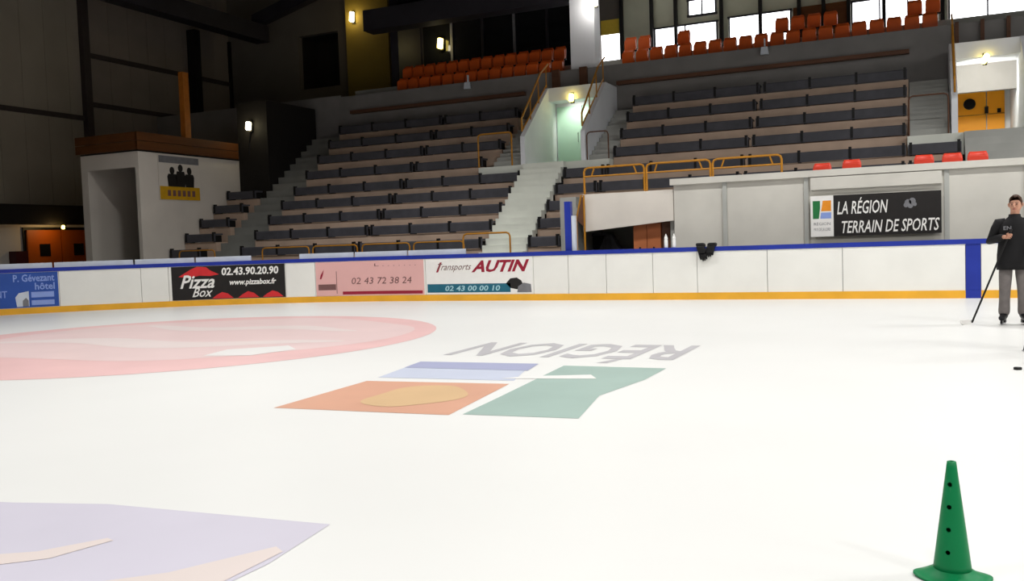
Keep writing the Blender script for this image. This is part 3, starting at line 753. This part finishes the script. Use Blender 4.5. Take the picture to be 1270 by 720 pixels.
t = empty('ice_logo', (-4.0, 9.0, 0), 'green, orange and blue regional logo painted in the ice', 'ice logo')
decal('green_block', [(-2.60, 9.62), (-2.60, 8.8), (-2.74, 7.8), (-2.55, 6.74), (-3.56, 6.66), (-3.62, 7.5), (-3.68, 8.2), (-3.80, 9.62)], IGRN, t)
decal('orange_block', [(-5.42, 6.5), (-5.48, 8.1), (-3.86, 8.25), (-3.66, 6.6)], IORA, t)
decal('yellow_sun', [(-4.45 + .45 * math.cos(a) * (1 + .15 * math.cos(3 * a)), 7.4 + .6 * math.sin(a)) for a in [2 * math.pi * i / 28 for i in range(28)]], IYEL, t, .004)
decal('blue_block', [(-5.5, 8.35), (-5.68, 9.5), (-4.2, 9.6), (-3.9, 8.45)], IBLL, t)
decal('blue_band', [(-5.62, 9.1), (-5.70, 9.62), (-4.15, 9.7), (-4.05, 9.15)], IBLU, t, .004)
decal('white_arrow', [(-4.1, 8.55), (-3.1, 8.75), (-3.25, 9.0), (-3.9, 8.75)], IWHT, t, .004)
v, f = text_pts('RÉGION', .02); m = MB()
m.add([(-2.70 - 3.05 * a, 11.75 - 1.85 * b, .003) for a, b in v], f); m.build('lettering', IGRY, t)
t = empty('ice_logo', (-5.0, 2.8, 0), 'pale lavender logo with peach streaks at lower left of the ice', 'ice logo')
decal('lavender_field', [(-6.6, 3.2), (-4.9, 3.52), (-4.3, 3.68), (-2.82, 3.78), (-2.74, 3.2), (-2.80, 1.6), (-6.6, 1.6)], ILAV, t)
decal('peach_streak', [(-4.6, 2.55), (-3.95, 2.95), (-3.78, 3.22), (-3.72, 3.2), (-3.8, 2.9), (-4.3, 2.45)], IPEA, t, .004)
decal('peach_streak', [(-3.6, 2.5), (-3.1, 2.95), (-2.86, 3.4), (-2.78, 3.35), (-2.78, 2.9), (-3.2, 2.4)], IPEA, t, .004)

# ================================================================== TRAINING CONE
def apply_mods(o):
    dg = bpy.context.evaluated_depsgraph_get(); dg.update()
    me = bpy.data.meshes.new_from_object(o.evaluated_get(dg)); o.modifiers.clear(); o.data = me
cx0, cy0 = .085, 4.02
t = empty('training_cone', (cx0, cy0, 0), 'green plastic training cone with holes standing on the ice', 'cone')
m = MB()
n = 48; zs = [.032 + (.479 - .032) * i / 14 for i in range(15)]
rad = lambda z: .073 - (.073 - .0175) * (z - .032) / .447
prof_o = [(rad(z), z) for z in zs] + [(.012, .481)]
prof_i = [(.008, .475)] + [(rad(z) - .005, z) for z in zs[::-1]]
prof = prof_o + prof_i
for k in range(n):
    a = 2 * math.pi * k / n; m.v += [(cx0 + r * math.cos(a), cy0 + r * math.sin(a), z) for r, z in prof]
q = len(prof)
for k in range(n):
    for i in range(q): m.f.append((k * q + i, ((k + 1) % n) * q + i, ((k + 1) % n) * q + (i + 1) % q, k * q + (i + 1) % q))
co = m.build('cone_body', CONE, t, smooth=True)
cut = MB()
dirv = Vector((-.30, -1, 0)).normalized()
for z in (.120, .210, .300, .390):
    a = Vector((cx0, cy0, z)); cut.tube([a + dirv * .2, a - dirv * .2], .0095, 12)
cu_o = cut.build('cutter', CONE)
bo = co.modifiers.new('b', 'BOOLEAN'); bo.operation = 'DIFFERENCE'; bo.object = cu_o; bo.solver = 'EXACT'
apply_mods(co); bpy.data.objects.remove(cu_o)
for p in co.data.polygons: p.use_smooth = len(p.vertices) == 4
# square base with rounded, slightly lifted corners
m = MB(); N = 64; R_ = 9; vs_ = []; fs_ = []
base_s = .127
def base_r(a):
    c, s_ = abs(math.cos(a)), abs(math.sin(a)); p = 3.6
    return base_s * (c ** p + s_ ** p) ** (-1 / p)
rot = math.radians(51)
for side_, th in ((0, 0), (1, -.006)):
    for i in range(R_ + 1):
        u = i / R_
        for k in range(N):
            a = 2 * math.pi * k / N; R0 = base_r(a); r = .071 + (R0 - .071) * u
            lift = .011 * max(0, (R0 - base_s) / .036) * u * u
            z = .034 * (1 - u) ** 1.6 + .0075 + lift + th
            vs_.append((cx0 + r * math.cos(a + rot), cy0 + r * math.sin(a + rot), max(.0008, z)))
for sd in (0, 1):
    o_ = sd * (R_ + 1) * N
    for i in range(R_):
        for k in range(N):
            fs_.append((o_ + i * N + k, o_ + i * N + (k + 1) % N, o_ + (i + 1) * N + (k + 1) % N, o_ + (i + 1) * N + k))
o_ = (R_ + 1) * N
for k in range(N): fs_.append((R_ * N + k, R_ * N + (k + 1) % N, o_ + R_ * N + (k + 1) % N, o_ + R_ * N + k))
m.add(vs_, fs_).build('cone_base', CONE, t, smooth=True)

# ================================================================== PEOPLE
def skin_mesh(name, verts, edges, radii, material, parent, sub=2, root=0, smooth=0):
    me = bpy.data.meshes.new(name); me.from_pydata(verts, edges, []); me.update()
    o = bpy.data.objects.new(name, me); col.objects.link(o)
    md = o.modifiers.new('skin', 'SKIN'); md.use_smooth_shade = True
    for i, r in enumerate(radii):
        sv = me.skin_vertices[0].data[i]; sv.radius = (r, r) if not isinstance(r, tuple) else r; sv.use_root = i == root
    ss = o.modifiers.new('s', 'SUBSURF'); ss.levels = sub; ss.render_levels = sub
    if smooth:
        sm = o.modifiers.new('sm', 'SMOOTH'); sm.factor = .5; sm.iterations = smooth
    apply_mods(o); o.data.materials.clear(); o.data.materials.append(material)
    for p in o.data.polygons: p.use_smooth = True
    o.name = name; o.parent = parent
    return o
def head_shape(parent, c, yaw, name='hair'):
    """hair cap, ears are part of the body mesh"""
    vs_ = []; fs_ = []; n, m_ = 18, 9
    cz = math.cos(yaw); sz = math.sin(yaw)
    for i in range(m_ + 1):
        el = math.pi / 2 * (1 - i / m_ * 1.25)
        for k in range(n):
            a = 2 * math.pi * k / n
            front = max(0, -math.sin(a))
            e2 = el if el > .5 - .0 or front < .35 else max(el, .98 * front)
            if front < .35: e2 = el
            r = 1.0 + .05 * math.sin(5 * a + 2 * i) + .04 * math.sin(9 * a - i)
            x, y, z = .088 * r * math.cos(e2) * math.cos(a), .108 * r * math.cos(e2) * math.sin(a) + .012, .125 * math.sin(e2)
            vs_.append((c[0] + x * cz - y * sz, c[1] + x * sz + y * cz, c[2] + z + .012))
    for i in range(m_):
        for k in range(n): fs_.append((i * n + k, i * n + (k + 1) % n, (i + 1) * n + (k + 1) % n, (i + 1) * n + k))
    me = bpy.data.meshes.new(name); me.from_pydata(vs_, [], fs_); me.update()
    bm = bmesh.new(); bm.from_mesh(me); bmesh.ops.remove_doubles(bm, verts=bm.verts, dist=.0005); bmesh.ops.recalc_face_normals(bm, faces=bm.faces); bm.to_mesh(me); bm.free()
    me.materials.append(HAIR); o = bpy.data.objects.new(name, me); link(o, parent)
    s = o.modifiers.new('so', 'SOLIDIFY'); s.thickness = .012; apply_mods(o)
    for p in o.data.polygons: p.use_smooth = True
    return o
def person(loc, J, label, face_yaw=0.0, grip=None):
    """J: joints in metres about loc. Faces -Y."""
    t = empty('person', loc, label, 'person')
    V = []; E = []; Rd = []
    def add(p, r, frm=None):
        V.append(p); Rd.append(r)
        if frm is not None: E.append((frm, len(V) - 1))
        return len(V) - 1
    def mid(a, b, u): return tuple(a[i] + (b[i] - a[i]) * u for i in range(3))
    pel = add(J['pelvis'], (.15, .11))
    ch = add(mid(J['pelvis'], J['chest'], .5), (.135, .10), pel)
    ct = add(J['chest'], (.16, .11), ch)
    nb = add(J['neck'], (.062, .062), ct)
    h0 = add(mid(J['neck'], J['head'], .55), (.058, .062), nb)
    jaw = add((J['head'][0], J['head'][1] - .012, J['head'][2] - .055), (.066, .080), h0)
    hc = add(J['head'], (.078, .096), jaw)
    top = add((J['head'][0], J['head'][1] + .008, J['head'][2] + .075), (.06, .075), hc)
    for s in ('r', 'l'):
        sh = add(J['sh_' + s], .062, ct); el = add(J['el_' + s], .042, sh); wr = add(J['wr_' + s], .028, el)
        d = (Vector(J['wr_' + s]) - Vector(J['el_' + s])).normalized()
        pm = Vector(J['wr_' + s]) + d * .055; add(tuple(pm), (.036, .026), wr)
        J['palm_' + s] = pm; J['dir_' + s] = d
        hp = add(J['hip_' + s], .088, pel); kn = add(J['kn_' + s], .058, hp); add(mid(J['kn_' + s], J['an_' + s], .35), .058, kn)
        add(J['an_' + s], .036, len(V) - 1); f0 = J['toe_' + s]; add((f0[0] * .6 + J['an_' + s][0] * .4, f0[1] * .6 + J['an_' + s][1] * .4, f0[2] - .005), .022, len(V) - 1)
    body = skin_mesh('body', V, E, Rd, SKIN, t)
    # face: nose, eyes, brows, mouth, ears
    H = Vector(J['head']); cy_, sy_ = math.cos(face_yaw), math.sin(face_yaw)
    fz = .84 if abs(face_yaw) > 1 else 1.0
    def F(x, y, z):
        y *= fz if y < -.05 else 1
        return (H.x + x * cy_ - y * sy_, H.y + x * sy_ + y * cy_, H.z + z)
    o3 = wloc(t)
    def W(p): return tuple(Vector(p) + o3)
    m = MB(); m.tube([W(F(0, -.090, .012)), W(F(0, -.108, -.015)), W(F(0, -.118, -.034)), W(F(0, -.094, -.046))], [.007, .011, .016, .008], 8); m.build('nose', SKIN, t, smooth=True)
    for s in (-1, 1):
        m = MB(); m.lathe([(.002, -.008), (.009, -.005), (.011, 0), (.009, .005), (.002, .008)], W(F(.031 * s, -.089, .006)), 10); m.build('eye', INK, t, smooth=True)
        m = MB(); m.tube([W(F(.014 * s, -.097, .026)), W(F(.034 * s, -.094, .031)), W(F(.052 * s, -.082, .025))], .005, 6); m.build('eyebrow', HAIR, t, smooth=True)
        m = MB(); m.tube([W(F(.082 * s, .004, .022)), W(F(.092 * s, .010, .012)), W(F(.090 * s, .010, -.014)), W(F(.080 * s, .0, -.032))], [.008, .012, .011, .007], 8); m.build('ear', SKIN, t, smooth=True)
    m = MB(); m.tube([W(F(-.026, -.086, -.066)), W(F(-.010, -.096, -.064)), W(F(.010, -.096, -.064)), W(F(.026, -.086, -.066))], [.003, .007, .007, .003], 6); m.build('mouth', mat('lips', (168, 96, 90), .5, .05), t, smooth=True)
    head_shape(t, (H.x, H.y + .004, H.z + .012), face_yaw)
    # hands: four fingers and a thumb rooted in the palm
    for s in ('r', 'l'):
        pm, d = J['palm_' + s], J['dir_' + s]
        if s == 'r' and grip is not None:
            ax = Vector(grip).normalized(); n_ = d.cross(ax).normalized()
            curl = n_ if n_.dot(Vector((0, -1, 0))) > -2 else -n_
            for i in range(4):
                off = ax * (.030 - .02 * i); L_ = (.9, 1, .96, .8)[i]
                p0 = pm + off; p1 = pm + off + d * .035 * L_ + curl * -.004; p2 = p1 + d * .022 * L_ - curl * .022; p3 = p2 - curl * .022 * L_ - d * .014
                m = MB(); m.tube([W(p0), W(p1), W(p2), W(p3)], [.0095, .0095, .009, .007], 8); m.build('finger', SKIN, t, smooth=True)
            p0 = pm + ax * .035 - d * .02; p1 = p0 + ax * .02 - curl * .02; p2 = p1 - curl * .025 + d * .015
            m = MB(); m.tube([W(p0), W(p1), W(p2)], [.012, .011, .008], 8); m.build('thumb', SKIN, t, smooth=True)
        else:
            ax = d.cross(Vector((0, 1, 0))).normalized(); curl = d.cross(ax).normalized()
            for i in range(4):
                off = ax * (.028 - .019 * i); L_ = (.9, 1, .95, .78)[i]
                p0 = pm + off; p1 = p0 + d * .045 * L_; p2 = p1 + d * .026 * L_ + curl * .012; p3 = p2 + d * .016 * L_ + curl * .016
                m = MB(); m.tube([W(p0), W(p1), W(p2), W(p3)], [.0095, .0095, .0085, .007], 8); m.build('finger', SKIN, t, smooth=True)
            p0 = pm + ax * .032 - d * .02; p1 = p0 + ax * .022 + d * .02; p2 = p1 + d * .028 + ax * .004
            m = MB(); m.tube([W(p0), W(p1), W(p2)], [.012, .011, .008], 8); m.build('thumb', SKIN, t, smooth=True)
    # jacket
    pv, cv, nv = Vector(J['pelvis']), Vector(J['chest']), Vector(J['neck'])
    sx = (Vector(J['sh_l']) - Vector(J['sh_r'])); sx.z = 0; sx.normalize(); sy = Vector((0, 0, 1)).cross(sx)
    rings = [(pv + Vector((0, 0, -.215)), .195, .150), (pv + Vector((0, 0, -.22)), .222, .172), (pv + Vector((0, 0, -.12)), .222, .170), (pv, .212, .160), (pv.lerp(cv, .5), .200, .148),
             (cv, .214, .148), (cv.lerp(nv, .4), .205, .134), (cv.lerp(nv, .68), .165, .115), (cv.lerp(nv, .88), .108, .098), (nv + Vector((0, 0, .005)), .080, .082), (nv + Vector((0, 0, .04)), .076, .078), (nv + Vector((0, 0, .035)), .062, .064)]
    NR = 24; m = MB(); vs_ = []; fs_ = []
    for c_, rx_, ry_ in rings:
        for k in range(NR):
            q_ = 2 * math.pi * k / NR; fold = 1 + .018 * math.sin(5 * q_ + c_.z * 23)
            vs_.append(W(c_ + sx * (rx_ * math.cos(q_) * fold) + sy * (ry_ * math.sin(q_) * fold)))
    for i in range(len(rings) - 1):
        for k in range(NR): fs_.append((i * NR + k, i * NR + (k + 1) % NR, (i + 1) * NR + (k + 1) % NR, (i + 1) * NR + k))
    jk = m.add(vs_, fs_).build('jacket', JACKET, t, smooth=True)
    for s in ('r', 'l'):
        a, e_, w_ = Vector(J['sh_' + s]), Vector(J['el_' + s]), Vector(J['wr_' + s])
        inn = a.lerp(Vector((cv.x, cv.y, a.z)), .45)
        pts_ = [inn + Vector((0, 0, .01)), a + Vector((0, 0, .0)), a.lerp(e_, .35), a.lerp(e_, .75), e_ + (e_ - (a + w_) / 2) * .12, e_.lerp(w_, .3), e_.lerp(w_, .7), e_.lerp(w_, .97)]
        m = MB(); m.tube([W(p) for p in pts_], [.070, .084, .080, .072, .070, .063, .054, .044], 14); m.build('sleeve', JACKET, jk, smooth=True)
    # trousers
    V, E, Rd = [], [], []
    p0 = add((J['pelvis'][0], J['pelvis'][1], J['pelvis'][2] - .03), (.105, .09))
    for s in ('r', 'l'):
        a = add(J['hip_' + s], .095, p0); b = add(mid(J['hip_' + s], J['kn_' + s], .55), .098, a); c_ = add(J['kn_' + s], .085, b)
        e = add(mid(J['kn_' + s], J['an_' + s], .5), .078, c_); add(mid(J['kn_' + s], J['an_' + s], 1.16), .088, e)
    skin_mesh('trousers', V, E, Rd, TROUS, t)
    # skates
    for s in ('r', 'l'):
        a = Vector(J['an_' + s]); to = Vector(J['toe_' + s]); d = (to - a); d.z = 0; d.normalize()
        gz = J.get('gz_' + s, 0.0)
        V, E, Rd = [], [], []
        b0 = add(tuple(Vector((a.x, a.y, gz + .125)) - d * .02), (.058, .058)); add(tuple(a + Vector((0, 0, .12))), (.064, .062), b0)
        hl = add(tuple(Vector((a.x, a.y, gz + .105)) - d * .05), (.046, .046), b0)
        m1 = add(tuple(Vector((a.x, a.y, gz + .105)) + d * .09), (.052, .048), b0); add(tuple(Vector((a.x, a.y, gz + .10)) + d * .185), (.047, .040), m1)
        bt = skin_mesh('skate_boot', V, E, Rd, SKATEB, t)
        sd = Vector((-d.y, d.x, 0)); base = Vector((a.x, a.y, gz))
        def Q(u, h, k): return W(base + d * u + Vector((0, 0, h)) + sd * k)
        out = [(-.10, .02), (-.11, .005), (-.09, .0), (.18, .0), (.215, .012), (.21, .026), (-.10, .026)]
        m = MB(); n_ = len(out); m.add([Q(u, h, -.003) for u, h in out] + [Q(u, h, .003) for u, h in out], [tuple(range(n_)), tuple(range(2 * n_ - 1, n_ - 1, -1))] + [(i, (i + 1) % n_, n_ + (i + 1) % n_, n_ + i) for i in range(n_)])
        bd = m.build('skate_blade', CHROME, t)
        for u0_, u1_ in ((-.085, -.02), (.10, .19)):
            out = [(u0_ - .01, .022), (u1_ + .01, .022), (u1_, .075), (u0_, .075)]
            m = MB(); n_ = 4; m.add([Q(u, h, -.014) for u, h in out] + [Q(u, h, .014) for u, h in out], [tuple(range(n_)), tuple(range(2 * n_ - 1, n_ - 1, -1))] + [(i, (i + 1) % n_, n_ + (i + 1) % n_, n_ + i) for i in range(n_)])
            m.build('blade_holder', SKATEB, t)
    return t, jk
def stick(top, tip, blade_dir, label, blade_mat):
    top, tip = Vector(top), Vector(tip)
    t = empty('hockey_stick', tuple(tip), label, 'hockey stick')
    d = (top - tip).normalized()
    MB().tube([tip + d * .02, top], .0135, 8).build('shaft', BLACK, t)
    MB().tube([top - d * .14, top + d * .01], .017, 8).build('grip_tape', INK, t)
    b = Vector(blade_dir).normalized(); up = Vector((0, 0, 1)); sd = b.cross(up)
    P = [(0, .0), (.22, .0), (.28, .03), (.27, .07), (.1, .065), (0, .06)]
    m = MB(); n_ = len(P)
    m.add([tip + b * u + up * h + sd * -.005 for u, h in P] + [tip + b * u + up * h + sd * (.005 + u * .04) for u, h in P], [tuple(range(n_)), tuple(range(2 * n_ - 1, n_ - 1, -1))] + [(i, (i + 1) % n_, n_ + (i + 1) % n_, n_ + i) for i in range(n_)])
    m.build('stick_blade', blade_mat, t)
    return t
P1 = (1.15, 14.93, 0)
J1 = dict(pelvis=(0, 0, 1.02), chest=(.0, .0, 1.38), neck=(.015, -.005, 1.56), head=(.025, -.025, 1.735),
          sh_r=(-.185, .0, 1.47), el_r=(-.275, .03, 1.24), wr_r=(-.135, -.17, 1.275), sh_l=(.185, .0, 1.47), el_l=(.27, .03, 1.22), wr_l=(.20, -.17, 1.10),
          hip_r=(-.095, 0, .95), kn_r=(-.115, -.03, .56), an_r=(-.125, .02, .17), toe_r=(-.165, -.13, .10), hip_l=(.095, 0, .95), kn_l=(.115, -.03, .56), an_l=(.125, .02, .17), toe_l=(.155, -.13, .10))
hand = Vector((1.07, 14.72, 1.285)); tip = Vector((.60, 15.0, .0))
pp, jk = person(P1, J1, 'person in black jacket and grey trousers holding a hockey stick on skates', -.25, grip=hand - tip)
o3 = Vector(P1)
pt = MB(); pt.add([tuple(o3 + Vector(p)) for p in ((-.13, -.135, 1.40), (-.03, -.150, 1.40), (-.03, -.148, 1.45), (-.13, -.133, 1.45))], [(0, 1, 2, 3)])
v, f = text_pts('EN', .02)
m = MB(); m.add([(o3.x - .14 + .10 * a, o3.y - .165, 1.375 + .055 * b) for a, b in v], f); m.build('chest_lettering', GREYP, pp)
d = (hand - tip).normalized()
stick(hand + d * .10, tip, (-.5, -.8, 0), 'hockey stick with dark shaft held out to the ice by person', WHITEP)
# a second skater whose toe and stick just reach the right edge of the picture
P2 = (1.445, 11.75, 0)
J2 = dict(pelvis=(0.03, 0, 1.0), chest=(.0, .0, 1.36), neck=(-.01, 0, 1.54), head=(-.03, -.01, 1.715),
          sh_r=(.0, .185, 1.45), el_r=(.05, .25, 1.18), wr_r=(-.02, .2, .95), sh_l=(.0, -.185, 1.45), el_l=(.05, -.25, 1.18), wr_l=(-.02, -.2, .95),
          hip_r=(.02, .095, .94), kn_r=(-.06, .12, .55), an_r=(.02, .12, .17), toe_r=(-.13, .12, .10), hip_l=(.02, -.095, .94), kn_l=(-.18, -.11, .57), an_l=(-.26, -.11, .17), toe_l=(-.41, -.11, .10))
person(P2, J2, 'person cut off by the right edge, one black skate toe in view', -math.pi / 2)
stick((1.425, 11.50, 1.05), (1.02, 10.85, 0), (-.25, -.97, 0), 'hockey stick at the right edge with black taped blade', INK)
thing('hockey_puck', MB().lathe([(.034, 0), (.038, .004), (.038, .021), (.034, .025)], (.815, 10.19, 0), 18), BLACK, 'small black puck on the ice at the right edge', 'puck')

# ================================================================== HIGH-BAY LAMPS OVER THE ICE
for iy, yy in enumerate((-2.0, 8.0, 17.0)):
    for ix, xx in enumerate((-15, -7, 1, 9, 17, 25)):
        t = empty('high_bay_lamp', (xx, yy, LAMP_Z), 'high-bay lamp over the ice, %s row from the stand, %s from left wall' % (ORD[2 - iy], ORD[ix]), 'lamp', 'high-bay lamps over the ice')
        MB().box(xx - 1.05, xx + 1.05, yy - .3, yy + .3, LAMP_Z, LAMP_Z + .18).build('housing', PALE, t)
        for s in (-.8, .8): MB().tube([(xx + s, yy, LAMP_Z + .18), (xx + s, yy, 14.2)], .015, 6).build('hanger', BLACK, t)
        ld = bpy.data.lights.new('lamp_light', 'AREA'); ld.shape = 'RECTANGLE'; ld.size = 2.0; ld.size_y = .5; ld.energy = LAMP_POWER * LAMP_ROW[ix]; ld.spread = math.radians(LAMP_BEAM[ix]); ld.color = (1, .99, .972)
        lo_ = bpy.data.objects.new('lamp_light', ld); lo_.location = (0, 0, -.02); link(lo_, t)
